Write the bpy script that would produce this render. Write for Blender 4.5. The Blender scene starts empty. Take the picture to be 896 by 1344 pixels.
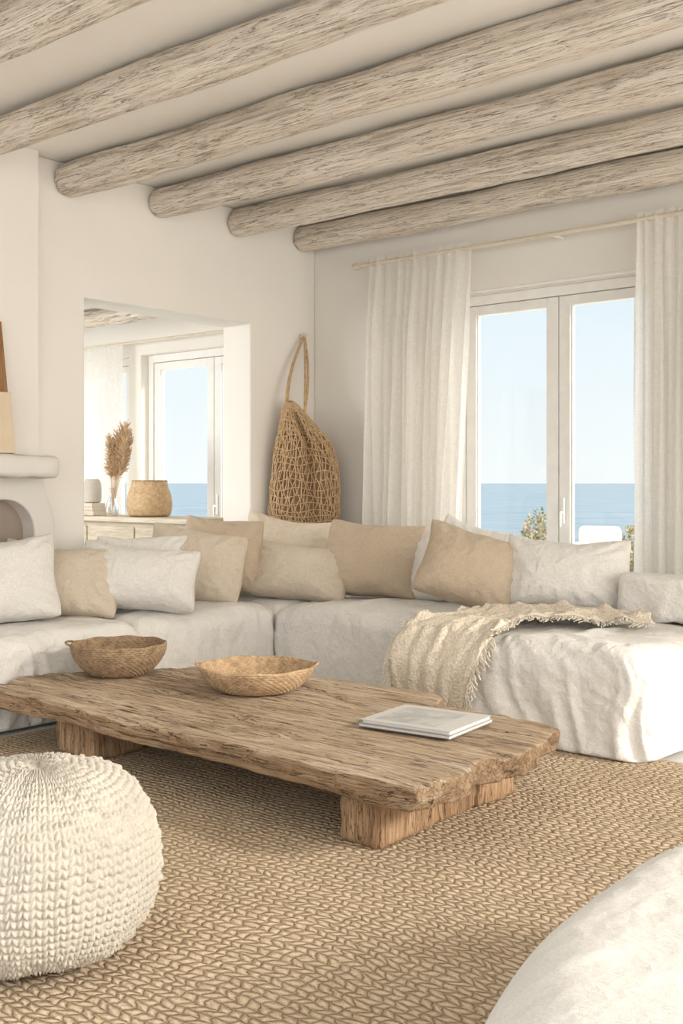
import bpy, bmesh, math, random
import numpy as np
from mathutils import Vector, Matrix, noise, Euler
random.seed(7); np.random.seed(7)
scene = bpy.context.scene
scene.view_settings.view_transform = 'Standard'

# ------------------------------------------------------------ helpers
def link(o):
    scene.collection.objects.link(o); return o
def mesh_obj(name, verts, faces, mat=None, smooth=True):
    me = bpy.data.meshes.new(name)
    me.from_pydata([tuple(v) for v in verts], [], faces)
    me.update()
    if smooth:
        me.polygons.foreach_set('use_smooth', [True]*len(me.polygons))
    o = bpy.data.objects.new(name, me)
    if mat: me.materials.append(mat)
    return link(o)
def recalc(o):
    bm = bmesh.new(); bm.from_mesh(o.data)
    bmesh.ops.remove_doubles(bm, verts=bm.verts, dist=1e-5)
    bmesh.ops.recalc_face_normals(bm, faces=bm.faces)
    bm.to_mesh(o.data); bm.free()
def group(name, kids, loc=(0,0,0)):
    e = bpy.data.objects.new(name, None); e.empty_display_size = .1
    e.location = loc; link(e)
    for k in kids:
        k.parent = e
        k.matrix_parent_inverse = Matrix.Translation(Vector(loc)).inverted()
    return e
def boxes(name, lst, mat, bevel=0.0):
    V=[];F=[]
    for lo,hi in lst:
        b=len(V)
        for z in (lo[2],hi[2]):
            for x,y in ((lo[0],lo[1]),(hi[0],lo[1]),(hi[0],hi[1]),(lo[0],hi[1])):
                V.append((x,y,z))
        for f in ((3,2,1,0),(4,5,6,7),(0,1,5,4),(1,2,6,5),(2,3,7,6),(3,0,4,7)):
            F.append(tuple(b+i for i in f))
    o=mesh_obj(name,V,F,mat,False)
    if bevel>0:
        m=o.modifiers.new('bevel','BEVEL'); m.width=bevel; m.segments=3; m.limit_method='ANGLE'
    return o
def curve_obj(name, splines, depth, mat, res=2, radii=None):
    cu=bpy.data.curves.new(name,'CURVE'); cu.dimensions='3D'
    cu.bevel_depth=depth; cu.bevel_resolution=res; cu.use_fill_caps=True
    for i,pts in enumerate(splines):
        s=cu.splines.new('POLY'); s.points.add(len(pts)-1)
        for j,p in enumerate(pts):
            s.points[j].co=(p[0],p[1],p[2],1)
            if radii: s.points[j].radius=radii[i][j]
    o=bpy.data.objects.new(name,cu); cu.materials.append(mat); return link(o)
def catmull(pts,n):
    P=[Vector(p) for p in pts]; P=[2*P[0]-P[1]]+P+[2*P[-1]-P[-2]]
    out=[]; segs=len(P)-3
    for i in range(n):
        t=i/(n-1)*segs; k=min(int(t),segs-1); u=t-k
        a,b,c,d=P[k:k+4]
        out.append(.5*((2*b)+(c-a)*u+(2*a-5*b+4*c-d)*u*u+(3*b-a-3*c+d)*u**3))
    return out
def fr(p,H=1.0,l=2.0,o=4): return noise.fractal(Vector(p),H,l,o)
def ridge(p,o=3):
    a=0;amp=1;q=Vector(p)
    for i in range(o):
        a+=amp*(1-abs(noise.noise(q))*2.2); q=q*2.1+Vector((5.3,1.7,9.1)); amp*=.5
    return a/1.75
def sm(a,b,x):
    t=max(0,min(1,(x-a)/(b-a))); return t*t*(3-2*t)
def rn(p): return 1-abs(noise.noise(p))*2.6
def top_crumple(x,y,seed):
    t=Vector((x*2.6+seed*5.1,y*2.6+seed,seed*.7)); t=t+Vector((fr(t*.6,o=2),fr(t*.6+Vector((7,7,7)),o=2),0))*.8
    return fr(t*.6,o=2)*1.0+rn(t*1.3)*.34+rn(t*2.9)*.18+rn(t*6.1+Vector((3,1,0)))*.09

def soft_box(name, lo, hi, r, step, mat, wr=.008, seed=0, puff=.0, flare=0., round_bottom=False, wscale=3.0, cloth=True):
    lo=Vector(lo); hi=Vector(hi); S=hi-lo
    n=[max(4,int(S[i]/step)) for i in range(3)]
    V=[];F=[]
    for ax in range(3):
        a,b=[(1,2),(2,0),(0,1)][ax]
        for side in (0,1):
            base=len(V)
            for i in range(n[a]+1):
                for j in range(n[b]+1):
                    p=[0,0,0]; p[ax]=hi[ax] if side else lo[ax]
                    p[a]=lo[a]+S[a]*i/n[a]; p[b]=lo[b]+S[b]*j/n[b]
                    V.append(Vector(p))
            w=n[b]+1
            for i in range(n[a]):
                for j in range(n[b]):
                    q=(base+i*w+j, base+(i+1)*w+j, base+(i+1)*w+j+1, base+i*w+j+1)
                    F.append(q if side else q[::-1])
    out=[]
    for p in V:
        inner=Vector((min(max(p.x,lo.x+r),hi.x-r),min(max(p.y,lo.y+r),hi.y-r),
              min(max(p.z,(lo.z+r) if round_bottom else lo.z),hi.z-r)))
        d=p-inner; L=d.length
        if L>1e-6:
            m=max(abs(d.x),abs(d.y),abs(d.z)); q=inner+d*(m/L); nn=d/L
        else:
            q=p.copy(); nn=Vector((0,0,-1))
        zn=(p.z-lo.z)/S.z
        u=(p.x-lo.x)/S.x*2-1; v=(p.y-lo.y)/S.y*2-1
        q.z+=puff*(1-u*u)*(1-v*v)*max(0,zn-.5)*2
        if flare:
            q.x+=flare*u*(1-zn)**3; q.y+=flare*v*(1-zn)**3
        if wr and (zn>.01 or round_bottom):
            if cloth:
                top=sm(.5,.95,nn.z)
                a=(q.x+q.y*1.3)
                wob=fr((a*1.6,q.z*2.0,seed),o=2)
                k=rn(Vector((a*4.4+seed*7.1+1.1*wob,q.z*1.1+a*.5,seed*2.3)))
                k3=rn(Vector((a*10+seed*3.1+1.4*wob,q.z*2.6-a*.8,seed*1.7)))
                k4=rn(Vector((a*9+seed*1.3+q.z*9,q.z*13-a*4+wob,seed*1.1)))
                kc=fr((q.x*1.8+seed,q.y*1.8,q.z*1.8),o=2)
                side=k*.75+kc*.8+.36*k3+.12*k4
                q+=nn*wr*(side*(1-top)*(.65+.7*(1-zn))+top_crumple(q.x,q.y,seed)*top)
            else:
                s=Vector((q.x*wscale+seed*7.1,q.y*wscale+seed*3.3,q.z*wscale+seed))
                q+=nn*wr*(fr(s,o=4)+.4*fr(s*3,o=2))
        out.append(q)
    o=mesh_obj(name,out,F,mat); recalc(o); return o

def pillow(name, loc, w, h, T, yaw, lean, roll, mat, seed=0, n=64, wr=.013):
    V=[];F=[]; T*=1.3
    for side in (-1,1):
        base=len(V)
        for i in range(n+1):
            for j in range(n+1):
                u=i/n*2-1; v=j/n*2-1
                u=math.sin(u*math.pi/2*.96)/math.sin(math.pi/2*.96); v=math.sin(v*math.pi/2*.96)/math.sin(math.pi/2*.96)
                x=w/2*u*(1-.06*(1-v*v))*(1-.05*(abs(u*v))**6); z=h/2*v*(1-.07*(1-u*u))*(1-.07*(abs(u*v))**6)
                e=max(0,(1-u*u)*(1-v*v))
                t=T/2*(e**.40)*(1-.25*v)
                z-=.05*h*(1-u*u)*(v>0)*v*(1+.8*math.sin(seed*3))
                x+=.02*w*math.sin(seed*5)*(1-v*v)
                s=Vector((x*4+seed*5.1,z*4+seed*2.2,side*1.3+seed))
                s=s+Vector((fr(s*.5,o=2),fr(s*.5+Vector((3,3,3)),o=2),0))*1.2
                wv=rn(s)*.6+rn(s*2.3)*.32+rn(s*4.9)*.12+fr(s*.5,o=2)*1.0
                t+=wr*wv*min(1,e*2.5)
                ang=math.atan2(abs(v),abs(u)); rad=math.hypot(u,v)
                t+=.014*math.sin(ang*20+seed)*max(0,rad-.55)*min(1,e*5)
                x+=.010*fr((z*5,seed,0),o=2)*abs(u); z+=.014*fr((x*4,seed+9,0),o=2)*abs(v)
                V.append((x,side*t,z))
        wdt=n+1
        for i in range(n):
            for j in range(n):
                q=(base+i*wdt+j,base+(i+1)*wdt+j,base+(i+1)*wdt+j+1,base+i*wdt+j+1)
                F.append(q if side<0 else q[::-1])
    o=mesh_obj(name,V,F,mat); recalc(o)
    o.rotation_euler=Euler((math.radians(lean),math.radians(roll),math.radians(yaw)))
    o.location=loc
    return o

def resample(prof,m):
    P=[Vector((a,b)) for a,b in prof]; L=[0]
    for i in range(1,len(P)): L.append(L[-1]+(P[i]-P[i-1]).length)
    out=[]
    k=0
    for i in range(m):
        d=L[-1]*i/(m-1)
        while k<len(P)-2 and L[k+1]<d: k+=1
        t=(d-L[k])/max(1e-9,L[k+1]-L[k]); out.append(P[k].lerp(P[k+1],min(1,t)))
    return out,L[-1]
def smooth_prof(prof,n=60):
    return [(v.x,v.y) for v in catmull([(a,b,0) for a,b in prof],n)]
def lathe(name, prof, m, n, mat, disp=None, loc=(0,0,0), sx=1, sy=1):
    P,L=resample(prof,m); V=[];F=[]
    for i,p in enumerate(P):
        a=P[max(0,i-1)]; b=P[min(m-1,i+1)]; t=(b-a)
        nr=Vector((t.y,-t.x)); 
        if nr.length>1e-9: nr.normalize()
        for j in range(n):
            th=2*math.pi*j/n
            d=disp(th,L*i/(m-1),p) if disp else 0
            fade=min(1,p.x/.02)
            r=p.x+nr.x*d*fade; z=p.y+nr.y*d*fade
            V.append((r*math.cos(th)*sx,r*math.sin(th)*sy,z))
    for i in range(m-1):
        for j in range(n):
            k=(j+1)%n
            F.append((i*n+j,i*n+k,(i+1)*n+k,(i+1)*n+j))
    o=mesh_obj(name,V,F,mat); recalc(o); o.location=loc; return o

# ------------------------------------------------------------ materials
class N:
    def __init__(s,name):
        s.m=bpy.data.materials.new(name); s.m.use_nodes=True
        s.t=s.m.node_tree; s.b=s.t.nodes['Principled BSDF']; s.out=s.t.nodes['Material Output']
    def node(s,typ,**kw):
        return s.t.nodes.new(typ)
    def l(s,a,b): s.t.links.new(a,b)
    def coord(s,scale=(1,1,1)):
        tc=s.node('ShaderNodeTexCoord'); mp=s.node('ShaderNodeMapping')
        mp.inputs['Scale'].default_value=scale; s.l(tc.outputs['Object'],mp.inputs['Vector']); return mp.outputs['Vector']
    def noise(s,vec,scale,detail=4,rough=.5,dist=0):
        n=s.node('ShaderNodeTexNoise'); s.l(vec,n.inputs['Vector'])
        n.inputs['Scale'].default_value=scale; n.inputs['Detail'].default_value=detail
        n.inputs['Roughness'].default_value=rough; n.inputs['Distortion'].default_value=dist
        return n.outputs['Fac']
    def ramp(s,fac,stops):
        r=s.node('ShaderNodeValToRGB'); s.l(fac,r.inputs['Fac']); e=r.color_ramp.elements
        while len(e)<len(stops): e.new(.5)
        for i,(p,c) in enumerate(stops):
            e[i].position=p; e[i].color=(c[0],c[1],c[2],1) if not isinstance(c,(int,float)) else (c,c,c,1)
        return r.outputs['Color']
    def bump(s,h,strength,dist,prev=None):
        b=s.node('ShaderNodeBump'); s.l(h,b.inputs['Height']); b.inputs['Strength'].default_value=strength
        b.inputs['Distance'].default_value=dist
        if prev is not None: s.l(prev,b.inputs['Normal'])
        return b.outputs['Normal']
    def math(s,op,a,b=None,c=None):
        n=s.node('ShaderNodeMath'); n.operation=op
        for i,v in enumerate((a,b,c)):
            if v is None: continue
            if isinstance(v,(int,float)): n.inputs[i].default_value=v
            else: s.l(v,n.inputs[i])
        return n.outputs[0]
    def mix(s,fac,a,b,typ='MIX'):
        n=s.node('ShaderNodeMixRGB'); n.blend_type=typ
        for i,v in zip(('Fac','Color1','Color2'),(fac,a,b)):
            if isinstance(v,(int,float)): n.inputs[i].default_value=v if i=='Fac' else (v,v,v,1)
            elif isinstance(v,tuple): n.inputs[i].default_value=(v[0],v[1],v[2],1)
            else: s.l(v,n.inputs[i])
        return n.outputs[0]
def srgb(r,g,b):
    f=lambda c:(c/255/12.92) if c/255<=.04045 else ((c/255+.055)/1.055)**2.4
    return (f(r),f(g),f(b))

def mat_plaster(name,c,bump=.15):
    m=N(name); v=m.coord()
    f=m.noise(v,1.2,5,.6); col=m.ramp(f,[(.3,tuple(x*.95 for x in c)),(.7,c)])
    m.l(col,m.b.inputs['Base Color']); m.b.inputs['Roughness'].default_value=.9
    h=m.noise(v,2.5,6,.55); n1=m.bump(h,bump,.03); h2=m.noise(v,60,3,.6); n2=m.bump(h2,.08,.004,n1)
    m.l(n2,m.b.inputs['Normal']); return m.m
def mat_linen(name,c,wr=.5,weave=.35,var=.94,ws=5.0):
    m=N(name); v=m.coord()
    f=m.noise(v,5,5,.6); fine=m.noise(m.coord((300,300,40)),1,2,.6); fine2=m.noise(m.coord((40,300,300)),1,2,.6)
    fsum=m.math('ADD',m.math('MULTIPLY',fine,.5),m.math('MULTIPLY',fine2,.5))
    c0=m.ramp(f,[(.3,tuple(x*var for x in c)),(.7,c)])
    c1=m.ramp(fsum,[(.38,.84),(.6,1.0)])
    m.l(m.mix(1.0,c0,c1,'MULTIPLY'),m.b.inputs['Base Color'])
    m.b.inputs['Roughness'].default_value=1.0
    m.b.inputs['Specular IOR Level'].default_value=.15
    m.b.inputs['Sheen Weight'].default_value=.1
    nrm=None
    if wr>0:
        for sc,k,dist in ((ws,.9,.07),(ws*2.6,.9,.035),(ws*5.5,.7,.016)):
            w=m.noise(v,sc,2,.45,.35)
            cr=m.math('SUBTRACT',1.0,m.math('ABSOLUTE',m.math('SUBTRACT',w,.5)))
            nrm=m.bump(cr,wr*k,dist,nrm)
        w=m.noise(v,ws*8,4,.6,.4); nrm=m.bump(w,wr*.8,.006,nrm)
    n3=m.bump(fsum,weave,.003,nrm)
    m.l(n3,m.b.inputs['Normal']); return m.m
def mat_wood(name,cols,scale=(1,9,9),base=2.2,bump=.5,crack=.5,rough=.75,dark=(.35,.28,.22),side=None):
    m=N(name); v=m.coord(scale)
    g=m.noise(v,base,12,.68,.35); g2=m.noise(m.coord(tuple(s*(1.5 if s<2 else 4.5) for s in scale)),base*1.3,8,.65,.2)
    big=m.noise(m.coord(),1.6,3,.5)
    mixf=m.math('ADD',m.math('MULTIPLY',g,.42),m.math('ADD',m.math('MULTIPLY',g2,.40),m.math('MULTIPLY',big,.18)))
    k=len(cols); col=m.ramp(mixf,[(.36+.26*i/(k-1),c) for i,c in enumerate(cols)])
    cr=m.noise(m.coord(tuple(s*(.7 if s<2 else 1.6) for s in scale)),base*.9,5,.55,.3)
    cl=m.math('ABSOLUTE',m.math('SUBTRACT',cr,.5)); cm=m.ramp(cl,[(0.0,0.0),(.010,1.0)])
    cr2=m.noise(m.coord(tuple(s*(1.2 if s<2 else 3.2) for s in scale)),base,3,.55,.2)
    cl2=m.math('ABSOLUTE',m.math('SUBTRACT',cr2,.47)); cm2=m.ramp(cl2,[(0.0,.45),(.012,1.0)])
    cmm=m.mix(1.0,cm,cm2,'MULTIPLY')
    col2=m.mix(crack,col,m.mix(1.0,col,m.mix(1.0,cmm,dark,'LIGHTEN'),'MULTIPLY'))
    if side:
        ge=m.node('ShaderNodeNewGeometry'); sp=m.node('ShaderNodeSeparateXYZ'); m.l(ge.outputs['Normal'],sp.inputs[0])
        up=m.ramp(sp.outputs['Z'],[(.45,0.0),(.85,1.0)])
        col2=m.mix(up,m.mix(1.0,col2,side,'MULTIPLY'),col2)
    m.l(col2,m.b.inputs['Base Color']); m.b.inputs['Roughness'].default_value=rough
    m.b.inputs['Specular IOR Level'].default_value=.25
    n1=m.bump(g,bump,.02); n2=m.bump(g2,bump,.010,n1); n3=m.bump(cmm,bump*crack,.008,n2)
    m.l(n3,m.b.inputs['Normal']); return m.m
def mat_weave(name,c1,c2,scale=120,bump=.6):
    m=N(name); v=m.coord()
    f=m.noise(v,scale*.25,4,.7); f2=m.noise(m.coord((1,1,5)),scale,3,.6)
    s=m.math('ADD',m.math('MULTIPLY',f,.5),m.math('MULTIPLY',f2,.5))
    m.l(m.ramp(s,[(.38,c1),(.6,c2)]),m.b.inputs['Base Color']); m.b.inputs['Roughness'].default_value=.8
    m.l(m.bump(s,bump,.003),m.b.inputs['Normal']); return m.m
def mat_plain(name,c,rough=.6,metal=0):
    m=N(name); v=m.coord(); f=m.noise(v,12,3,.5)
    m.l(m.ramp(f,[(.3,tuple(x*.94 for x in c)),(.7,c)]),m.b.inputs['Base Color'])
    m.b.inputs['Roughness'].default_value=rough; m.b.inputs['Metallic'].default_value=metal; return m.m

M_wall=mat_plaster('plaster_wall',(.84,.805,.75))
M_ceil=mat_plaster('plaster_ceiling',(.90,.87,.82))
M_fire=mat_plaster('plaster_fireplace',(.72,.69,.64),.4)
M_soot=mat_plaster('firebox_plaster',(.34,.28,.23),.4)
M_white=mat_plain('window_paint',(.90,.885,.85),.45)
M_lin=mat_linen('white_linen',(.84,.815,.775),.50)
M_lino=mat_linen('white_linen_ottoman',(.78,.76,.725),.22,.5)
M_linp=mat_linen('white_linen_pillow',(.86,.83,.785),.45,ws=6)
M_tan=mat_linen('tan_linen_pillow',srgb(206,188,165),.42,.9,.93,ws=6)
M_tan2=mat_linen('sand_linen_pillow',srgb(221,208,189),.42,.9,.93,ws=6)
M_beam=mat_wood('whitewashed_beam',[srgb(212,194,174),srgb(240,228,212),srgb(252,244,233)],(.9,12,12),2.2,.78,.85,.9,(.42,.34,.27))
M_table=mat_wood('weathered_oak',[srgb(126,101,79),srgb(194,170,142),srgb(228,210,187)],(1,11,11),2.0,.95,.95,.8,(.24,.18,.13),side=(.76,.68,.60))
M_leg=mat_wood('weathered_oak_leg',[srgb(104,78,56),srgb(166,135,103),srgb(200,172,142)],(6,6,1.2),2.4,.8,.8,.8)
M_cons=mat_wood('whitewashed_console',[srgb(160,145,125),srgb(200,187,168),srgb(218,208,192)],(1,8,8),2,.3,.3,.8)
M_straw=mat_weave('straw',srgb(142,114,84),srgb(200,173,138),90,.4)
M_straw2=mat_weave('seagrass',srgb(112,90,68),srgb(174,148,117),90,.4)
M_rope=mat_weave('jute_rope',srgb(160,130,94),srgb(210,180,142),150,.4)
M_bagin=mat_weave('bag_cloth',srgb(100,75,51),srgb(146,115,83),120)
M_pampas=mat_plain('pampas',srgb(206,176,140),.95)
M_knit=mat_linen('knit_wool',(.61,.565,.49),0,.9,.84)
M_throw=mat_linen('throw_knit',srgb(236,227,211),0,.8,.92,ws=9)
M_rod=mat_wood('rod_wood',[srgb(205,192,172),srgb(228,218,202)],(1,6,6),2,.2,.2)
M_metal=mat_plain('brushed_metal',(.5,.47,.42),.4,.8)

def mat_curtain():
    m=N('sheer_linen'); v=m.coord((120,120,25)); f=m.noise(v,1,3,.6)
    v2=m.coord((25,25,160)); f2=m.noise(v2,1,2,.6)
    s=m.math('MULTIPLY',m.math('ADD',f,f2),.5)
    col=m.ramp(s,[(.35,(.88,.86,.82)),(.6,(.97,.955,.925))])
    d=m.node('ShaderNodeBsdfDiffuse'); t=m.node('ShaderNodeBsdfTranslucent'); x=m.node('ShaderNodeBsdfTransparent')
    m.l(col,d.inputs[0]); m.l(col,t.inputs[0])
    m1=m.node('ShaderNodeMixShader'); m1.inputs[0].default_value=.62; m.l(d.outputs[0],m1.inputs[1]); m.l(t.outputs[0],m1.inputs[2])
    m2=m.node('ShaderNodeMixShader'); m2.inputs[0].default_value=.12; m.l(m1.outputs[0],m2.inputs[1]); m.l(x.outputs[0],m2.inputs[2])
    m.l(m2.outputs[0],m.out.inputs['Surface']); return m.m
M_curt=mat_curtain()
def mat_glass():
    m=N('window_glass'); x=m.node('ShaderNodeBsdfTransparent'); g=m.node('ShaderNodeBsdfGlossy'); g.inputs['Roughness'].default_value=.02
    x.inputs[0].default_value=(.985,.99,.985,1)
    mm=m.node('ShaderNodeMixShader'); mm.inputs[0].default_value=.03; m.l(x.outputs[0],mm.inputs[1]); m.l(g.outputs[0],mm.inputs[2])
    m.l(mm.outputs[0],m.out.inputs['Surface']); return m.m
M_glass=mat_glass()

def mat_rug():
    m=N('jute_rug'); tc=m.node('ShaderNodeTexCoord'); sp=m.node('ShaderNodeSeparateXYZ'); m.l(tc.outputs['Object'],sp.inputs[0])
    v=tc.outputs['Object']
    lo=m.noise(v,.9,3,.5); md=m.noise(v,13,3,.6)
    y=m.math('ADD',sp.outputs['Y'],m.math('ADD',m.math('MULTIPLY',lo,.26),m.math('MULTIPLY',md,.030)))
    x=m.math('ADD',sp.outputs['X'],m.math('MULTIPLY',m.noise(v,10,3,.6),.08))
    row=m.math('DIVIDE',y,.028); fr_=m.math('FRACT',row); idx=m.math('FLOOR',row)
    sg=m.math('SUBTRACT',m.math('MULTIPLY',m.math('FLOORED_MODULO',idx,2.0),2.0),1.0)
    ph=m.math('ADD',m.math('ADD',m.math('DIVIDE',x,.040),m.math('MULTIPLY',idx,.5)),m.math('MULTIPLY',sg,m.math('MULTIPLY',fr_,.5)))
    st=m.math('ABSOLUTE',m.math('SINE',m.math('MULTIPLY',ph,math.pi)))
    rw=m.math('SINE',m.math('MULTIPLY',fr_,math.pi))
    h=m.math('POWER',m.math('MULTIPLY',m.math('POWER',st,.7),m.math('POWER',rw,.7)),.7)
    fib=m.noise(m.coord((1,2.5,1)),110,4,.75); big=m.noise(v,2.2,4,.6); mot=m.noise(v,30,3,.7)
    h=m.math('ADD',h,m.math('MULTIPLY',mot,.8))
    h=m.math('MULTIPLY',h,.60)
    c=m.ramp(h,[(.08,srgb(164,138,110)),(.42,srgb(210,185,154)),(.85,srgb(238,218,190))])
    c=m.mix(1.0,c,m.ramp(fib,[(.3,.76),(.62,1.0)]),'MULTIPLY')
    c=m.mix(1.0,c,m.ramp(big,[(.3,(.89,.875,.86)),(.65,(1.0,1.0,1.0))]),'MULTIPLY')
    m.l(c,m.b.inputs['Base Color']); m.b.inputs['Roughness'].default_value=1.0; m.b.inputs['Specular IOR Level'].default_value=.1
    n1=m.bump(h,1.0,.026); n2=m.bump(fib,.7,.005,n1); m.l(n2,m.b.inputs['Normal']); return m.m
M_rug=mat_rug()
def mat_floor():
    m=N('stone_floor'); v=m.coord(); f=m.noise(v,2,6,.6)
    br=m.node('ShaderNodeTexBrick'); m.l(v,br.inputs['Vector']); br.inputs['Scale'].default_value=1.0
    br.inputs['Brick Width'].default_value=.9; br.inputs['Row Height'].default_value=.9; br.inputs['Mortar Size'].default_value=.004
    br.offset=0
    br.inputs['Color1'].default_value=(1,1,1,1); br.inputs['Color2'].default_value=(.96,.96,.96,1); br.inputs['Mortar'].default_value=(.75,.74,.72,1)
    c=m.ramp(f,[(.3,(.64,.625,.60)),(.7,(.74,.725,.70))])
    m.l(m.mix(1.0,c,br.outputs['Color'],'MULTIPLY'),m.b.inputs['Base Color']); m.b.inputs['Roughness'].default_value=.45; return m.m
M_floor=mat_floor()
def mat_sea():
    m=N('sea_water'); v=m.coord((.02,.05,1)); f=m.noise(v,1,6,.6)
    m.l(m.ramp(f,[(.3,srgb(118,136,150)),(.7,srgb(140,157,169))]),m.b.inputs['Base Color']); m.b.inputs['Roughness'].default_value=.7
    m.b.inputs['Specular IOR Level'].default_value=.1
    return m.m
M_sea=mat_sea()

# ------------------------------------------------------------ room shell
XL,YB,ZC=-5.84,6.6,3.35
XR=1.6
floor=boxes('floor',[((-9.9,-2.5,-.12),(XR,YB+.25,0))],M_floor)
ceil=boxes('ceiling',[((XL-.3,-2.5,ZC),(XR,YB+.25,ZC+.15))],M_ceil)
def prism(name,poly,d0,d1,axis,mat,bev=0):
    n=len(poly)
    mk=(lambda a,b,d:(d,a,b)) if axis=='x' else (lambda a,b,d:(a,d,b))
    V=[mk(a,b,d1) for a,b in poly]+[mk(a,b,d0) for a,b in poly]
    F=[tuple(range(n)),tuple(range(2*n-1,n-1,-1))]+[(i,i+n,(i+1)%n+n,(i+1)%n) for i in range(n)]
    o=mesh_obj(name,V,F,mat,False); recalc(o)
    if bev:
        m=o.modifiers.new('b','BEVEL'); m.width=bev; m.segments=3; m.limit_method='ANGLE'
    return o
prism('wall_left',[(-2.5,0),(4.343,0),(4.343,2.505),(5.863,2.505),(5.863,0),(YB,0),(YB,ZC),(-2.5,ZC)],XL-.3,XL,'x',M_wall,.012)
W=[-4.52,-2.86]; WT=2.66
prism('wall_back',[(XL-.3,0),(W[0],0),(W[0],WT),(W[1],WT),(W[1],0),(XR,0),(XR,ZC),(XL-.3,ZC)],YB,YB+.25,'y',M_wall,.008)
W2=[-8.02,-6.35]; W2T=2.50; W3=[-9.3,-8.2]
prism('wall_sunroom_back',[(-9.9,0),(W3[0],0),(W3[0],W2T),(W3[1],W2T),(W3[1],0),(W2[0],0),(W2[0],W2T),(W2[1],W2T),(W2[1],0),(XL-.3,0),(XL-.3,2.9),(-9.9,2.9)],YB,YB+.25,'y',M_wall,.008)
boxes('ceiling_sunroom',[((-9.9,3.2,2.82),(XL-.3,YB+.25,2.95))],M_ceil)
boxes('wall_chimney',[((XL+.001,2.6,1.47),(-5.75,3.93,ZC-.001))],M_wall)

# beams
def log_beam(name,x0,x1,y,z,r,seed,mat):
    n=300;k=56;V=[];F=[]
    for i in range(n+1):
        x=x0+(x1-x0)*i/n
        cy=y+.024*fr((x*.5,seed,0),o=2); cz=z+.010*fr((x*.5,seed+30,0),o=2)
        rr=r*(1+.14*fr((x*.8,seed+7,3),o=2))
        e=min(1,(x-x0)/.05+.0)
        rr*= (.84+.16*math.sqrt(e))
        for j in range(k):
            th=2*math.pi*j/k
            q=rr*(1+.09*fr((x*1.2,math.cos(th)*1.6+seed,math.sin(th)*1.6),o=3)+.055*fr((x*2.2,math.cos(th)*6+seed,math.sin(th)*6),o=3))
            g=abs(noise.noise(Vector((x*.55+seed*3,math.cos(th)*2.2+seed,math.sin(th)*2.2))))
            q-=.022*max(0,1-g*20)
            V.append((x,cy+q*math.cos(th),min(cz+q*math.sin(th),ZC-.001 if z>3 else 2.819)))
    for i in range(n):
        for j in range(k):
            F.append((i*k+j,(i+1)*k+j,(i+1)*k+(j+1)%k,i*k+(j+1)%k))
    F.append(tuple(range(k))); F.append(tuple(n*k+j for j in range(k))[::-1])
    o=mesh_obj(name,V,F,mat); recalc(o); return o
for i,y in enumerate([6.42,5.70,4.96,4.20,3.42,2.66,1.88,1.08]):
    log_beam('ceiling_beam' if i==0 else 'ceiling_beam.%03d'%i, XL+.002 if i not in (4,5) else -5.748,XR-.05,y,3.235,.100+.006*(i==3),i*3.7+1,M_beam)
for i,y in enumerate([5.9,5.0,4.1]):
    log_beam('sunroom_beam' if i==0 else 'sunroom_beam.%03d'%i,-9.6,XL-.32,y,2.74,.075,i*2.1+50,M_beam)

# windows
def window(name,x0,x1,top,mull,yf=YB+.09):
    fw=.07; kids=[]
    kids.append(boxes('outer_frame',[((x0,yf,0),(x0+fw,yf+.09,top)),((x1-fw,yf,0),(x1,yf+.09,top)),((x0+fw,yf,top-fw),(x1-fw,yf+.09,top)),((x0+fw,yf,0),(x1-fw,yf+.09,.04))],M_white,.006))
    a=x0+fw; sash=[]; gl=[]; s=.085
    edges=[a]+mull+[x1-fw]
    for i in range(len(edges)-1):
        p,q=edges[i]+.004,edges[i+1]-.004
        zz0,zz1=.045,top-fw-.004
        y0=yf+.012;y1=yf+.07
        sash+= [((p,y0,zz0),(p+s,y1,zz1)),((q-s,y0,zz0),(q,y1,zz1)),((p+s,y0,zz1-s*.8),(q-s,y1,zz1)),((p+s,y0,zz0),(q-s,y1,zz0+.14))]
        gl.append(((p+s-.005,yf+.038,zz0+.13),(q-s+.005,yf+.044,zz1-s*.8+.005)))
        b=.012
        sash+=[((p+s,y0+.012,zz0+.14),(p+s+b,y1-.012,zz1-s*.8)),((q-s-b,y0+.012,zz0+.14),(q-s,y1-.012,zz1-s*.8))]
    kids.append(boxes('sashes',sash,M_white,.004)); kids.append(boxes('glass_panes',gl,M_glass))
    if mull:
        kids.append(boxes('handle',[((mull[0]+.03,yf-.012,1.02),(mull[0]+.055,yf+.012,1.2)),((mull[0]+.036,yf-.045,1.09),(mull[0]+.05,yf-.01,1.105)),((mull[0]+.036,yf-.05,1.0),(mull[0]+.05,yf-.036,1.105))],M_white,.004))
    return group(name,kids,((x0+x1)/2,yf,0))
window('window_1',W[0],W[1],WT,[-3.69])
window('window_2',W2[0],W2[1],W2T,[-7.13])
window('window_3',W3[0],W3[1],W2T,[])
boxes('trim_window',[((W[0]-.01,YB-.006,WT),(W[1]+.01,YB+.02,WT+.02))],M_white,.004)

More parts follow.
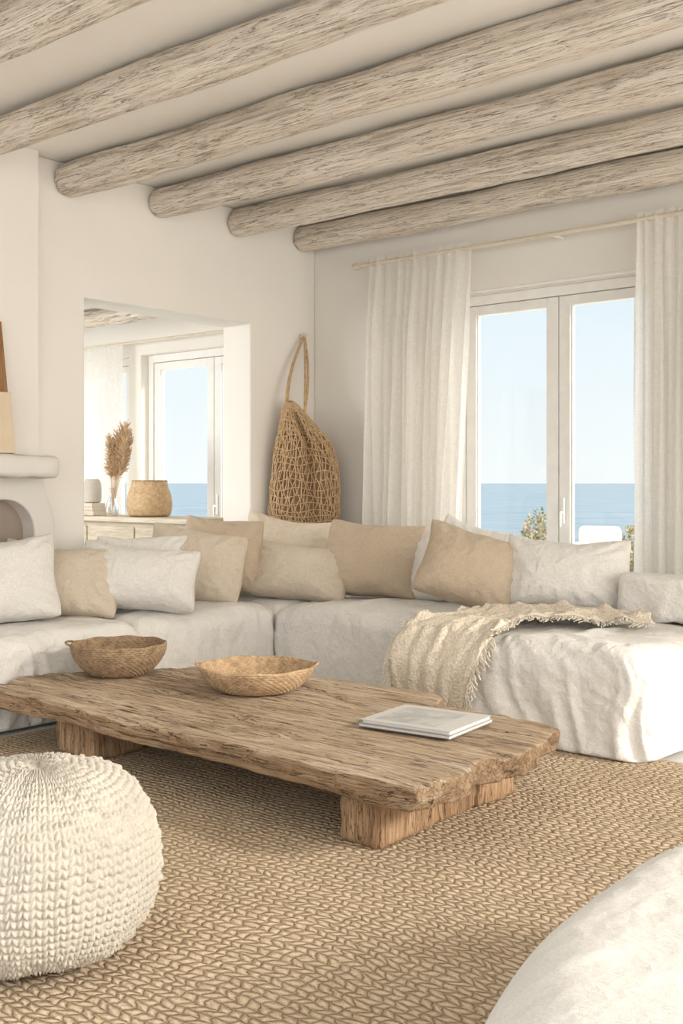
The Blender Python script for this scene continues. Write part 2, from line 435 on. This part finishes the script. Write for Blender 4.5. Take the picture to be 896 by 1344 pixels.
# curtains
def curtain(name,x0,x1,z0,z1,y,nf,seed,bx0=None,bx1=None,amp=.045):
    bx0=x0 if bx0 is None else bx0; bx1=x1 if bx1 is None else bx1
    nx=nf*18; nz=110; V=[];F=[]
    for j in range(nz+1):
        t=j/nz; z=z1+(z0-z1)*t
        for i in range(nx+1):
            s=i/nx
            xa=x0+(x1-x0)*s; xb=bx0+(bx1-bx0)*s
            e=t**1.2
            ph=2*math.pi*nf*(s+.05*fr((s*4,t*.9,seed),o=2)+.02*math.sin(s*9+seed))
            A=amp*(.25+.75*min(1,t*5))*max(.15,.8+.9*fr((s*5,seed,t*.8),o=2))
            w2=.35*math.sin(ph*.43+seed+t*1.5)
            yy=y+A*(math.sin(ph)*.75+w2)+.010*math.sin(ph*2.3+t*3)*min(1,t*3)+.006*fr((s*40,t*5,seed),o=2)
            xx=xa*(1-e)+xb*e+.014*math.cos(ph)*min(1,t*4)
            V.append((xx,yy,z+(.006*math.sin(ph*1.0) if j==0 else 0)))
    for j in range(nz):
        for i in range(nx):
            a=j*(nx+1)+i; F.append((a,a+1,a+nx+2,a+nx+1))
    return mesh_obj(name,V,F,M_curt)
curtain('curtain',-5.19,-4.23,.02,3.0,6.44,12,1.0,-5.21,-4.38,.052)
curtain('curtain.001',-2.985,-2.15,.02,3.0,6.44,11,5.0,-2.99,-2.15,.052)
curtain('sunroom_curtain',-9.3,-8.1,.02,2.62,6.46,12,9.0,-9.3,-8.0,.035)
rod=curve_obj('rod',[[(-5.24,6.44,2.955),(XR-.3,6.44,2.955)]],.015,M_rod,4)
fin=curve_obj('finial',[[(-5.30,6.44,2.955),(-5.235,6.44,2.955)]],.026,M_rod,4)
br1=curve_obj('brackets',[[(-5.22,6.6,2.955),(-5.22,6.44,2.955)],[(-3.6,6.6,2.955),(-3.6,6.44,2.955)]],.009,M_white,3)
group('curtain_rod',[rod,fin,br1],(-3.6,6.44,2.955))
rod2=curve_obj('sunroom_curtain_rod',[[(-9.4,6.46,2.6),(-6.45,6.46,2.6)]],.012,M_rod,4)

# ------------------------------------------------------------ fireplace
poly=[(4.02,0),(4.02,1.05),(3.97,1.2),(3.93,1.34),(2.67,1.34),(2.63,1.2),(2.58,1.05),(2.58,0),(2.73,0)]
poly+=[(2.93-.2*math.cos(math.pi/2*i/10),1.0+.2*math.sin(math.pi/2*i/10)) for i in range(11)]
poly+=[(3.67+.2*math.sin(math.pi/2*i/10),1.0+.2*math.cos(math.pi/2*i/10)) for i in range(11)]
poly+=[(3.87,0)]
k1=prism('surround',poly,XL+.002,-5.70,'x',M_fire,.012)
k2=boxes('firebox',[((XL+.002,2.7,0),(XL+.015,3.9,1.25))],M_soot)
k3=soft_box('mantel',(XL+.002,2.45,1.335),(-5.47,3.90,1.462),.035,.03,M_fire,.012,3,round_bottom=True,wscale=4,cloth=False)
group('fireplace',[k1,k2,k3],(-5.75,3.3,0))
bd=boxes('wooden_board',[((-.012,-.32,0),(.012,.32,.80))],mat_wood('driftwood_dark',[srgb(120,84,56),srgb(170,130,92)],(8,8,1),2,.4,.4),.005)
bd.location=(-5.60,3.33,1.470); bd.rotation_euler=(0,math.radians(-9),0)
bd2=boxes('small_canvas',[((-.012,-.30,0),(.012,.30,.36))],mat_plain('canvas_board',srgb(216,198,172),.8),.004)
bd2.location=(-5.53,3.32,1.472); bd2.rotation_euler=(0,math.radians(-8),0)

# ------------------------------------------------------------ rug
rg=boxes('jute_rug',[((-4.85,1.05,.001),(1.2,4.83,.016))],M_rug,.006)

# ------------------------------------------------------------ sofa
parts=[]
parts.append(soft_box('seat_1',(-5.6,2.3,.02),(-4.96,4.10,.49),.10,.018,M_lin,.024,1,.02,.02))
parts.append(soft_box('seat_2',(-5.6,4.08,.02),(-5.0,5.28,.49),.10,.018,M_lin,.024,2,.02,.0))
parts.append(soft_box('seat_corner',(-5.6,5.26,.02),(-4.98,6.22,.49),.08,.03,M_lin,.012,3,.02))
parts.append(soft_box('seat_3',(-5.0,5.22,.02),(-3.46,6.22,.49),.10,.018,M_lin,.024,4,.02,.01))
parts.append(soft_box('chaise',(-3.5,4.72,.02),(-2.18,6.22,.50),.13,.013,M_lin,.028,5,.02,.06))
parts.append(soft_box('backrest_left',(-5.69,2.3,.02),(-5.54,6.3,.74),.06,.05,M_lin,.010,6))
parts.append(soft_box('backrest_rear',(-5.69,6.16,.02),(-3.3,6.33,.72),.06,.05,M_lin,.010,7))
group('sectional_sofa',parts,(-4.5,5.2,0))

pil=[ # loc,w,h,T,yaw,lean,roll,mat
 ((-5.43,3.47,.755),.64,.52,.24,62,-20,-4,M_linp),
 ((-5.48,3.90,.73),.70,.47,.22,54,-22,6,M_tan2),
 ((-5.25,4.31,.73),.74,.43,.26,48,-26,7,M_linp),
 ((-5.49,4.56,.775),.62,.40,.16,60,-14,0,M_linp),
 ((-5.38,4.88,.765),.66,.50,.24,48,-22,11,M_tan2),
 ((-5.45,5.22,.81),.56,.55,.24,54,-18,5,M_tan),
 ((-5.42,5.80,.83),.64,.52,.22,38,-18,10,M_tan2),
 ((-5.04,5.54,.70),.70,.43,.24,30,-26,5,M_tan2),
 ((-4.64,5.85,.785),.70,.55,.27,22,-20,3,M_tan),
 ((-4.19,6.00,.72),.48,.45,.18,10,-16,0,M_linp),
 ((-3.70,5.60,.785),.62,.50,.24,34,-24,17,M_tan),
 ((-3.98,6.02,.80),.50,.54,.14,15,-12,16,M_linp),
 ((-3.18,5.88,.76),.76,.48,.24,20,-20,2,M_linp),
]
for i,p in enumerate(pil):
    pillow('throw_pillow' if i==0 else 'throw_pillow.%03d'%i,*p[:-1],p[-1],seed=i*1.7+1)
b=soft_box('bolster_cushion',(-2.80,5.76,.53),(-2.14,5.98,.785),.045,.016,M_linp,.012,11,round_bottom=True)

# throw blanket
NS=130;nt=90
Lp=catmull([(-3.52,4.62,.20),(-3.52,4.60,.40),(-3.48,4.74,.545),(-3.45,5.15,.55),(-3.33,5.5,.56),(-3.0,5.60,.565),(-2.60,5.66,.555)],NS)
Rp=catmull([(-3.08,4.61,.12),(-3.00,4.60,.38),(-2.93,4.74,.545),(-2.98,4.95,.55),(-2.92,5.10,.555),(-2.7,5.28,.555),(-2.42,5.42,.545)],NS)
V=[];F=[]
for i in range(NS):
    s=i/(NS-1)
    k=sm(.24,.36,s); up=Vector((0,-1+k,k)).normalized()
    for j in range(nt+1):
        t=j/nt; p=Lp[i].lerp(Rp[i],t)
        q=Vector((t*3.2+1.3*fr((s*2.5,t*1.5,1),o=2),s*2.2+1.2*fr((s*3,t*2,7),o=2),4))
        fold=max(0,ridge(q*1.1,2))*.9
        if s<.3: fold=.45*fold+.55*(.5+.5*math.sin(t*2*math.pi*4.5+2.6*fr((s*4,t*3,1),o=2)))
        fold2=max(0,fr((p.x*8,p.y*8,2.5+p.z*3),o=3))
        p=p+up*(.006+.040*fold*(.6+.5*s)+.035*fold2*(k+.3))
        p.x+=.022*fr((t*6,s*9,5),o=2)
        V.append(p)
for i in range(NS-1):
    for j in range(nt):
        a=i*(nt+1)+j; F.append((a,a+1,a+nt+2,a+nt+1))
def mat_throw():
    m=N('open_knit_throw'); v=m.coord()
    vo=m.node('ShaderNodeTexVoronoi'); m.l(v,vo.inputs['Vector']); vo.inputs['Scale'].default_value=75
    d=vo.outputs['Distance']; f=m.noise(v,160,3,.6)
    c=m.ramp(d,[(.0,srgb(242,234,220)),(.8,srgb(218,204,183))])
    m.l(m.mix(1.0,c,m.ramp(f,[(.3,.88),(.6,1.0)]),'MULTIPLY'),m.b.inputs['Base Color']); m.b.inputs['Roughness'].default_value=.95
    n=m.bump(m.math('SUBTRACT',1.0,d),.8,.006); m.l(m.bump(f,.4,.002,n),m.b.inputs['Normal']); return m.m
M_thr=mat_throw()
th=mesh_obj('blanket',V,F,M_thr); md=th.modifiers.new('s','SOLIDIFY'); md.thickness=.007; md.offset=1
fs=[]
def strand(p,d,L,sd):
    pts=[]; q=Vector(p)
    for k in range(8):
        pts.append(q.copy())
        q=q+d*(L/7)+Vector((fr((sd,k*.7,0),o=2),-abs(fr((sd,k*.7,5),o=2))*.3,0))*.018
    return pts
for j in range(0,nt+1):
    p=V[j]
    for r_ in range(3):
        fs.append(strand(p+Vector((random.uniform(-.004,.004),random.uniform(-.008,0),0)),Vector((random.uniform(-.3,.3),-.05,-1)),random.uniform(.06,.10),j*1.3+r_*40))
for i in range(0,NS-1):
    p=V[i*(nt+1)+nt]
    for r_ in range(2):
        d=Vector((.6,-.2,-.75)) if i<NS*.29 else Vector((.45,-.8,-.15))
        fs.append(strand(p,(d+Vector((random.uniform(-.4,.4),0,0))).normalized(),random.uniform(.04,.08),i*1.9+300+r_*55))
    if i<55:
        p=V[i*(nt+1)]; d=Vector((-.5,-.1,-.85)) if i<NS*.29 else Vector((-.8,.2,-.02))
        for r_ in range(2): fs.append(strand(p,d+Vector((0,random.uniform(-.2,.2),0)),random.uniform(.03,.07),i*1.1+500+r_*33))
fg=curve_obj('fringe',fs,.0030,M_throw,1)
group('throw_blanket',[th,fg],(-3,5.1,.5))

# ------------------------------------------------------------ coffee table
def interp(x,tab):
    for i in range(len(tab)-1):
        if x<=tab[i+1][0]:
            a,b=tab[i],tab[i+1]; t=(x-a[0])/(b[0]-a[0]); t=max(0,t); t=t*t*(3-2*t)*.5+t*.5; return a[1]+(b[1]-a[1])*t
    return tab[-1][1]
TH=.092
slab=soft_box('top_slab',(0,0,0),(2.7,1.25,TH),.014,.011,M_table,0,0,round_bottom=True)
Yf=[(0,2.965),(.04,2.95),(.2,2.935),(.3,2.95),(.45,2.915),(.6,2.925),(.8,2.89),(.95,2.87),(1,2.875)]
Yb=[(0,3.50),(.06,3.80),(.15,4.12),(.3,4.20),(.5,4.24),(.67,4.29),(.70,4.24),(.735,4.06),(.85,4.05),(.95,4.03),(1,3.97)]
Xl=[(0,-4.86),(.2,-4.86),(.5,-4.90),(.8,-4.86),(1,-4.74)]
Xr=[(0,-2.105),(.2,-2.09),(.35,-2.13),(.6,-2.08),(.8,-2.12),(1,-2.17)]
for v in slab.data.vertices:
    s=v.co.x/2.7; t=v.co.y/1.25; z=v.co.z
    x=interp(t,Xl)*(1-s)+interp(t,Xr)*s; y=interp(s,Yf)*(1-t)+interp(s,Yb)*t
    edge=max(abs(t-.5)*2,abs(s-.5)*2)**12
    n1=fr((x*4,y*4,z*10),o=5)
    y+=.020*n1*edge*(1 if t>.5 else -1); x+=.03*fr((x*5,y*7,z*9+4),o=4)*(abs(s-.5)*2)**20
    under=(1-z/TH)
    y+=(.024*(1 if t<.5 else -1))*(abs(t-.5)*2)**12*under*(.6+.9*fr((x*2,1,1),o=3))
    x-=.03*(abs(s-.5)*2)**20*under*(1 if s>.5 else -1)*(.5+fr((y*4,2,1),o=3))
    zz=.211+z+.007*fr((x*1.2,y*5,0),o=4)*(z>.04)-.012*under*max(0,fr((x*3,y*3,8),o=2))
    if z>.04:
        g=abs(noise.noise(Vector((x*.6,y*5+1.5,3))))
        zz-=.020*max(0,1-g*24)
        g=abs(noise.noise(Vector((x*1.1+5,y*13+.3*fr((x*3,0,0),o=2),1))))
        zz-=.007*max(0,1-g*8)
        zz-=.014*edge*max(0,.4+fr((x*4,y*4,2),o=3))
    v.co=(x,y,zz)
slab.data.update()
def leg(name,lo,hi,seed): return soft_box(name,lo,hi,.014,.016,M_leg,.010,seed,round_bottom=True,wscale=5,cloth=False)
legs=[leg('leg_1',(-2.53,2.99,.017),(-2.345,3.34,.235),1),leg('leg_2',(-2.53,3.62,.017),(-2.345,3.90,.235),2),leg('stretcher_1',(-2.515,3.30,.017),(-2.36,3.66,.235),3),
      leg('leg_3',(-4.40,3.10,.017),(-4.10,3.40,.235),4),leg('leg_4',(-4.38,3.60,.017),(-4.12,3.87,.235),5),leg('stretcher_2',(-4.36,3.36,.017),(-4.13,3.64,.235),6)]
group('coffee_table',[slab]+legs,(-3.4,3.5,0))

# bowls
def weave_disp(N_,k,a):
    def f(th,s,p):
        row=s/k; i=math.floor(row); fr_=row-i
        return a*(math.sin(math.pi*fr_)**.6)*(.6+.4*math.sin(N_*th+math.pi*i))
    return f
pr=smooth_prof([(.0,0),(.10,0),(.15,.008),(.200,.05),(.235,.105),(.245,.15)],50)+[(.238,.158)]+smooth_prof([(.228,.15),(.218,.105),(.18,.055),(.13,.022),(.0,.018)],50)
bw=lathe('bowl_body',pr,300,330,M_straw2,weave_disp(44,.0115,.0048))
rim=curve_obj('rim',[[(.24*math.cos(a),.24*math.sin(a),.155+.003*math.sin(9*a)) for a in [i*2*math.pi/90 for i in range(91)]]],.008,M_straw2,3)
h1=curve_obj('handles',[[(s*(.24+.035*math.sin(t)),.06*math.cos(t),.155+.01*math.sin(t)) for t in [i*math.pi/14 for i in range(15)]] for s in (-1,)],.006,M_straw2,3)
e=group('woven_bowl',[bw,rim,h1]); e.location=(-4.55,3.60,.306); e.rotation_euler=(0,0,math.radians(40))
pr=smooth_prof([(.0,0),(.12,0),(.18,.01),(.23,.045),(.262,.085),(.275,.11)],50)+[(.268,.118)]+smooth_prof([(.258,.11),(.246,.085),(.21,.05),(.16,.022),(.0,.016)],50)
bw=lathe('bowl_body',pr,300,360,M_straw,weave_disp(50,.0115,.0042))
rim=curve_obj('rim',[[(.270*math.cos(a),.270*math.sin(a),.115+.003*math.sin(7*a)) for a in [i*2*math.pi/90 for i in range(91)]]],.008,M_straw,3)
h1=curve_obj('handles',[[(s*(.27+.022*math.sin(t)),.05*math.cos(t),.118+.012*math.sin(t)) for t in [i*math.pi/14 for i in range(15)]] for s in (-1,1)],.006,M_straw,3)
e=group('shallow_woven_basket',[bw,rim,h1]); e.location=(-3.68,3.74,.306); e.rotation_euler=(0,0,math.radians(40))

# magazines
def mat_cover():
    m=N('magazine_cover'); tc=m.node('ShaderNodeTexCoord'); sp=m.node('ShaderNodeSeparateXYZ'); m.l(tc.outputs['Object'],sp.inputs[0])
    f=m.noise(m.coord(),14,4,.6)
    ax=m.math('LESS_THAN',m.math('ABSOLUTE',m.math('SUBTRACT',sp.outputs['X'],-.02)),.14)
    ay=m.math('LESS_THAN',m.math('ABSOLUTE',sp.outputs['Y']),.14)
    k=m.math('MULTIPLY',ax,ay)
    m.l(m.mix(k,(.58,.57,.55),m.ramp(f,[(.4,(.36,.37,.37)),(.65,(.54,.54,.53))])),m.b.inputs['Base Color']); m.b.inputs['Roughness'].default_value=.35
    return m.m
M_cov=mat_cover(); M_pap=mat_plain('paper',(.74,.72,.68),.8)
a1=boxes('pages_lower',[((-.21,-.185,.001),(.21,.185,.012))],M_pap,.002)
a2=boxes('cover_lower',[((-.215,-.19,.012),(.215,.19,.014)),((-.215,-.19,0),(.215,.19,.001)),((-.216,-.19,0),(-.211,.19,.014))],mat_plain('cover_grey',(.30,.29,.28),.4))
a3=boxes('pages_upper',[((-.195,-.175,.015),(.205,.175,.026))],M_pap,.002)
a4=boxes('cover_upper',[((-.205,-.18,.026),(.21,.18,.028)),((-.205,-.18,.014),(.21,.18,.015))],M_cov,.001)
e=group('magazines',[a1,a2,a3,a4]); e.location=(-2.62,3.65,.309); e.rotation_euler=(0,0,math.radians(6))

# ------------------------------------------------------------ pouf (knitted)
NC=66
def knit(th,s,p):
    jx=.35*fr((math.cos(th)*3,math.sin(th)*3,s*6),o=2)
    a=th/(2*math.pi)*NC+.25*fr((math.cos(th)*4,math.sin(th)*4,s*8),o=2); fa=a-math.floor(a); side=abs(fa-.5)*2
    v=s/.0225+jx
    h=abs(math.sin(math.pi*(v+side*.5)))**.8*(math.sin(math.pi*min(1,max(0,(fa*2)%1)))**.5)
    am=.7+.7*noise.noise(Vector((math.floor(a)*1.7,math.floor(v)*1.3,0)))
    return .0145*h*am*min(1,p.x/.08)+.008*fr((math.cos(th)*2,math.sin(th)*2,s*3),o=2)
pp=[]
for i in range(61):
    a=-math.pi/2+math.pi*i/60
    ca,sa=math.cos(a),math.sin(a)
    pp.append((.315*(abs(ca)**.64),.262+.250*math.copysign(abs(sa)**.9,sa)))
pp[0]=(0,.012);pp[-1]=(0,.500)
pf=lathe('knitted_pouf',pp,340,NC*12,M_knit,knit,(-2.52,1.725,.024))

# ------------------------------------------------------------ near ottoman
pr=smooth_prof([(0,.525),(.35,.52),(.70,.505),(.87,.47),(.96,.38),(1.0,.25),(1.02,.02)],60)
ot=lathe('linen_ottoman',pr,180,480,M_lino,None)
for v in ot.data.vertices:
    c=v.co; r=math.hypot(c.x,c.y)
    if r>1e-4:
        ct,st=c.x/r,c.y/r; k=(abs(ct)**2.8+abs(st)**2.8)**(-1/2.8)
        x=r*k*ct*.86; y=r*k*st*1.02
    else: x=y=0
    w=top_crumple(x*.9,y*.9,3.3)
    th_=math.atan2(st,ct) if r>1e-4 else 0
    w2=rn(Vector((th_*4,c.z*1.5,3)))+.3*rn(Vector((th_*9,c.z*3,8)))
    z=c.z+.015*w*sm(.3,.5,c.z)
    q=1+.014*w2*(1-sm(.3,.5,c.z))
    v.co=(x*q,y*q,z)
ot.data.update(); ot.location=(-.24,2.16,.017)

# ------------------------------------------------------------ hanging woven bag
bx,by=-5.60,6.21; E=Vector((.6,.8,0)); Dn=Vector((.8,-.6,0))
prof=[(1.93,-.11,.02),(1.86,-.095,.07),(1.75,-.055,.13),(1.62,-.01,.20),(1.45,.005,.245),(1.25,.005,.268),(1.08,.0,.268),(.96,.01,.235),(.88,.01,.15),(.85,.01,.01)]
def bagp(v,th,off=0):
    k=v*(len(prof)-1); i=min(int(k),len(prof)-2); t=k-i
    z=prof[i][0]*(1-t)+prof[i+1][0]*t; c=prof[i][1]*(1-t)+prof[i+1][1]*t; w=prof[i][2]*(1-t)+prof[i+1][2]*t
    w=w+off
    g=1+.06*fr((math.cos(th)*2,math.sin(th)*2,z*4),o=3)
    d=min(.125,w*.62)+off
    fold=-.07*math.exp(-((math.cos(th)-.05-.25*(v-.4))/.14)**2)*max(0,math.sin(th))*sm(.05,.25,v)*(1-sm(.5,.95,v))
    return Vector((bx,by,z))+E*(c+w*math.cos(th)*g)+Dn*(d*math.sin(th)*g+fold-.0)
V=[];F=[]
for i in range(61):
    for j in range(60): V.append(bagp(i/60,2*math.pi*j/60))
for i in range(60):
    for j in range(60): F.append((i*60+j,i*60+(j+1)%60,(i+1)*60+(j+1)%60,(i+1)*60+j))
bag=mesh_obj('bag_body',V,F,M_bagin); recalc(bag)
sp=[]
for k in range(48):
    for sg in (-1,1):
        pts=[]
        for i in range(90):
            v=.02+.96*i/89
            pts.append(bagp(v,2*math.pi*k/48+sg*v*1.3+.035*math.sin(v*45+k*2),.006+.003*math.sin(v*80+k)))
        sp.append(pts)
for k in range(26):
    v=.05+.036*k
    sp.append([bagp(v+.008*math.sin(a*5+k),a,.009) for a in [i*2*math.pi/60 for i in range(61)]])
net=curve_obj('net',sp,.0044,M_rope,1)
hk=Vector((XL+.05,6.42,2.47))
A=bagp(0.02,3.0); B=bagp(.14,0.3,.0)
st=curve_obj('straps',[[ hk.lerp(A,t)+Vector((-.01,-.03,0))*math.sin(t*3.14) for t in [i/16 for i in range(17)]],
   [ hk.lerp(B,t)+Vector((.02,.02,0))*math.sin(t*3.14) for t in [i/16 for i in range(17)]],
   [ hk.lerp(B,t)+Vector((.008,.0,0))*math.sin(t*3.14) for t in [i/16 for i in range(17)]],
   [ hk.lerp(bagp(.1,2.6),t)+Vector((.0,-.05,0))*math.sin(t*3.14) for t in [i/16 for i in range(17)]]],.009,M_rope,3)
peg=curve_obj('peg',[[(XL+.001,6.42,2.46),(XL+.07,6.42,2.475)]],.016,M_rod,4)
group('hanging_woven_bag',[bag,net,st,peg],(bx,by,1.4))

# ------------------------------------------------------------ console + decor in sunroom
ct=boxes('top',[((-8.35,5.66,.98),(-6.30,6.14,1.02))],M_cons,.006)
cb=boxes('body',[((-8.28,5.71,.64),(-6.37,6.10,.98))],M_cons,.004)
dr=boxes('drawer_fronts',[((-8.22+i*.63,5.695,.70),(-8.22+i*.63+.58,5.712,.94)) for i in range(3)],M_cons,.006)
kn=boxes('knobs',[((-8.22+i*.63+.27,5.67,.81),(-8.22+i*.63+.31,5.70,.85)) for i in range(3)],M_metal,.01)
cl=boxes('legs',[((x,y,0),(x+.07,y+.07,.66)) for x in (-8.28,-6.44) for y in (5.71,6.03)],M_cons,.006)
sh=boxes('lower_shelf',[((-8.26,5.73,.2),(-6.39,6.08,.23))],M_cons,.004)
group('console_table',[ct,cb,dr,kn,cl,sh],(-7.3,5.9,0))
pr=smooth_prof([(0,0),(.15,0),(.18,.04),(.187,.11),(.175,.18),(.150,.25),(.145,.29)],50)+smooth_prof([(.135,.29),(.14,.25),(.165,.17),(.165,.06),(0,.02)],30)
bk=lathe('round_basket',pr,110,180,M_rope,weave_disp(40,.014,.004),(-7.08,5.92,1.026))
pl=curve_obj('basket_rim',[[ (-7.08+.14*math.cos(a),5.92+.14*math.sin(a),1.316) for a in [i*2*math.pi/60 for i in range(61)]]],.008,M_straw2,3)
pl.parent=bk; pl.matrix_parent_inverse=Matrix.Translation((-7.08,5.92,1.026)).inverted()
gm=N('vase_glass'); gm.b.inputs['Base Color'].default_value=(.80,.80,.78,1); gm.b.inputs['Transmission Weight'].default_value=.85; gm.b.inputs['Roughness'].default_value=.1
vx,vy=-7.47,5.84
v1=lathe('vase_body',smooth_prof([(0,0),(.045,0),(.055,.04),(.05,.10),(.024,.17),(.022,.22),(.028,.235)],40),40,48,gm.m)
v1.location=(vx,vy,1.022)
ps=[]
base=Vector((vx,vy,1.06))
for k in range(16):
    a=random.uniform(0,6.28); tip=base+Vector((math.cos(a)*random.uniform(.05,.22)+.10,math.sin(a)*random.uniform(.02,.10),random.uniform(.50,.74)))
    stem=[base.lerp(tip,t)+Vector((0,0,.03*math.sin(t*3.1))) for t in [i/10 for i in range(11)]]
    ps.append(stem)
    for q in range(160):
        t=random.uniform(.5,1.0); c=base.lerp(tip,t); r=.055*(1.3-t)+.014
        aa=random.uniform(0,6.28); d=Vector((math.cos(aa)*r,math.sin(aa)*r,random.uniform(.02,.07)))
        ps.append([c,c+d*.6,c+d+Vector((0,0,-.008))])
pm=curve_obj('pampas_plumes',ps,.0024,M_pampas,0)
group('pampas_vase',[v1,pm],(vx,vy,1.02))
jar=lathe('textured_jar',smooth_prof([(0,0),(.06,0),(.075,.03),(.075,.14),(.06,.19),(.05,.2)],40)+[(.04,.2),(.04,.05),(0,.05)],90,120,M_knit,weave_disp(24,.02,.004),(-7.72,5.82,1.133))
st1=boxes('stacked_books',[((-7.84,5.74,1.022),(-7.60,5.92,1.062)),((-7.82,5.745,1.063),(-7.62,5.90,1.095)),((-7.81,5.75,1.096),(-7.63,5.89,1.128))],M_tan2,.004)

# ------------------------------------------------------------ outside
def plane(name,x0,x1,y0,y1,z,mat): return mesh_obj(name,[(x0,y0,z),(x1,y0,z),(x1,y1,z),(x0,y1,z)],[(0,1,2,3)],mat,False)
sea=plane('sea',-30000,15000,60,30000,-13,M_sea)
ter=boxes('terrace',[((-16,YB+.25,-.3),(4,14.3,-.05))],mat_plaster('terrace_stone',(.76,.73,.68)))
M_gr=mat_plain('dry_ground',srgb(190,178,150),.95)
nx,ny=40,30;V=[];F=[]
for j in range(ny+1):
    for i in range(nx+1):
        x=-30+40*i/nx; y=14.31+70*(j/ny)**1.5
        z=-.3-13.5*min(1,((y-14.3)/60))**.8+.25*fr((x*.3,y*.3,0),o=3)*(j>0)
        V.append((x,y,z))
for j in range(ny):
    for i in range(nx):
        a=j*(nx+1)+i;F.append((a,a+1,a+nx+2,a+nx+1))
mesh_obj('hillside',V,F,M_gr)
def mat_leaf():
    m=N('shrub_leaf'); f=m.noise(m.coord(),6,2,.5)
    m.l(m.ramp(f,[(.35,srgb(112,116,84)),(.5,srgb(160,155,118)),(.65,srgb(208,182,152))]),m.b.inputs['Base Color']); m.b.inputs['Roughness'].default_value=.8; return m.m
M_leaf=mat_leaf()
def shrub(name,c,R,H,n,seed):
    rnd=random.Random(seed);V=[];F=[]
    for k in range(n):
        a=rnd.uniform(0,6.28);r=R*math.sqrt(rnd.random());hh=H*rnd.random()**.7*(1-.6*(r/R)**2)
        p=Vector((c[0]+r*math.cos(a),c[1]+r*math.sin(a),c[2]+hh))
        d=Vector((rnd.uniform(-1,1),rnd.uniform(-1,1),rnd.uniform(-.2,1.3))).normalized()*.07
        s=d.cross(Vector((rnd.uniform(-1,1),rnd.uniform(-1,1),.3))).normalized()*.018
        b=len(V);V+= [p,p+d*.5+s,p+d,p+d*.5-s];F.append((b,b+1,b+2,b+3))
    return mesh_obj(name,V,F,M_leaf,False)
shrub('coastal_shrub',(-8.75,15.3,-.3),.42,1.2,2400,1)
shrub('coastal_shrub.001',(-6.95,15.0,-.3),.5,1.0,2600,2)
shrub('coastal_shrub.002',(-6.1,15.1,-.3),.6,1.05,3000,3)
shrub('coastal_shrub.003',(-9.6,15.5,-.3),.4,.75,1500,4)
oc=[soft_box('seat',(-6.80,12.5,-.04),(-6.36,13.0,.35),.06,.05,M_lin,.005,1),soft_box('back',(-6.86,12.95,-.04),(-6.30,13.15,.74),.07,.05,M_lin,.005,2),
    soft_box('arm_1',(-6.92,12.5,-.04),(-6.79,13.15,.52),.05,.05,M_lin,.005,3),soft_box('arm_2',(-6.37,12.5,-.04),(-6.24,13.15,.52),.05,.05,M_lin,.005,4)]
group('outdoor_armchair',oc,(-6.5,12.7,0))

# ------------------------------------------------------------ world + sun
S=Vector((.84,.30,.40)).normalized()
S2=Vector((.80,.05,.45)).normalized()
w=bpy.data.worlds.new('sky'); scene.world=w; w.use_nodes=True; t=w.node_tree
bg=t.nodes['Background']; tc=t.nodes.new('ShaderNodeTexCoord'); sp=t.nodes.new('ShaderNodeSeparateXYZ'); t.links.new(tc.outputs['Generated'],sp.inputs[0])
rp=t.nodes.new('ShaderNodeValToRGB'); t.links.new(sp.outputs['Z'],rp.inputs['Fac'])
e=rp.color_ramp.elements; e[0].position=0; e[0].color=(*srgb(230,235,236),1); e[1].position=.35; e[1].color=(*srgb(206,223,235),1)
x=e.new(.12); x.color=(*srgb(219,230,237),1)
dp=t.nodes.new('ShaderNodeVectorMath'); dp.operation='DOT_PRODUCT'; t.links.new(tc.outputs['Generated'],dp.inputs[0]); dp.inputs[1].default_value=tuple(S2)
mr=t.nodes.new('ShaderNodeMapRange'); mr.interpolation_type='SMOOTHSTEP'; t.links.new(dp.outputs['Value'],mr.inputs[0])
mr.inputs[1].default_value=-.1; mr.inputs[2].default_value=.85; mr.inputs[3].default_value=0; mr.inputs[4].default_value=1
mx=t.nodes.new('ShaderNodeMixRGB'); mx.inputs[2].default_value=(1,.935,.855,1); t.links.new(mr.outputs[0],mx.inputs[0]); t.links.new(rp.outputs[0],mx.inputs[1])
ma=t.nodes.new('ShaderNodeMath'); ma.operation='MULTIPLY_ADD'; t.links.new(mr.outputs[0],ma.inputs[0]); ma.inputs[1].default_value=2.35; ma.inputs[2].default_value=1.24
t.links.new(mx.outputs[0],bg.inputs['Color']); t.links.new(ma.outputs[0],bg.inputs['Strength'])
sl=bpy.data.lights.new('sun','SUN'); sl.energy=2.6; sl.angle=math.radians(9); sl.color=(1,.925,.82)
so=link(bpy.data.objects.new('sun',sl)); so.rotation_euler=S.to_track_quat('Z','Y').to_euler(); so.location=(8,-5,5)
al=bpy.data.lights.new('sunroom_fill','AREA'); al.energy=115; al.size=1.8; al.color=(1,.96,.9)  # unseen area fill added to brighten the sunroom, no actual fixture there
ao=link(bpy.data.objects.new('sunroom_fill',al)); ao.location=(-8.2,2.2,2.5); ao.rotation_euler=(Vector((-8.2,2.2,2.5))-Vector((-7.6,6.0,1.2))).to_track_quat('Z','Y').to_euler()

# ------------------------------------------------------------ camera
cd=bpy.data.cameras.new('camera'); cd.sensor_fit='VERTICAL'; cd.sensor_height=36; cd.sensor_width=24; cd.lens=1429/1344*36
cd.shift_y=-38/1344; cd.clip_end=60000; cd.clip_start=.05
cam=link(bpy.data.objects.new('camera',cd)); cam.location=(0,0,1.3); cam.rotation_euler=(math.pi/2,0,math.radians(40.1)); scene.camera=cam
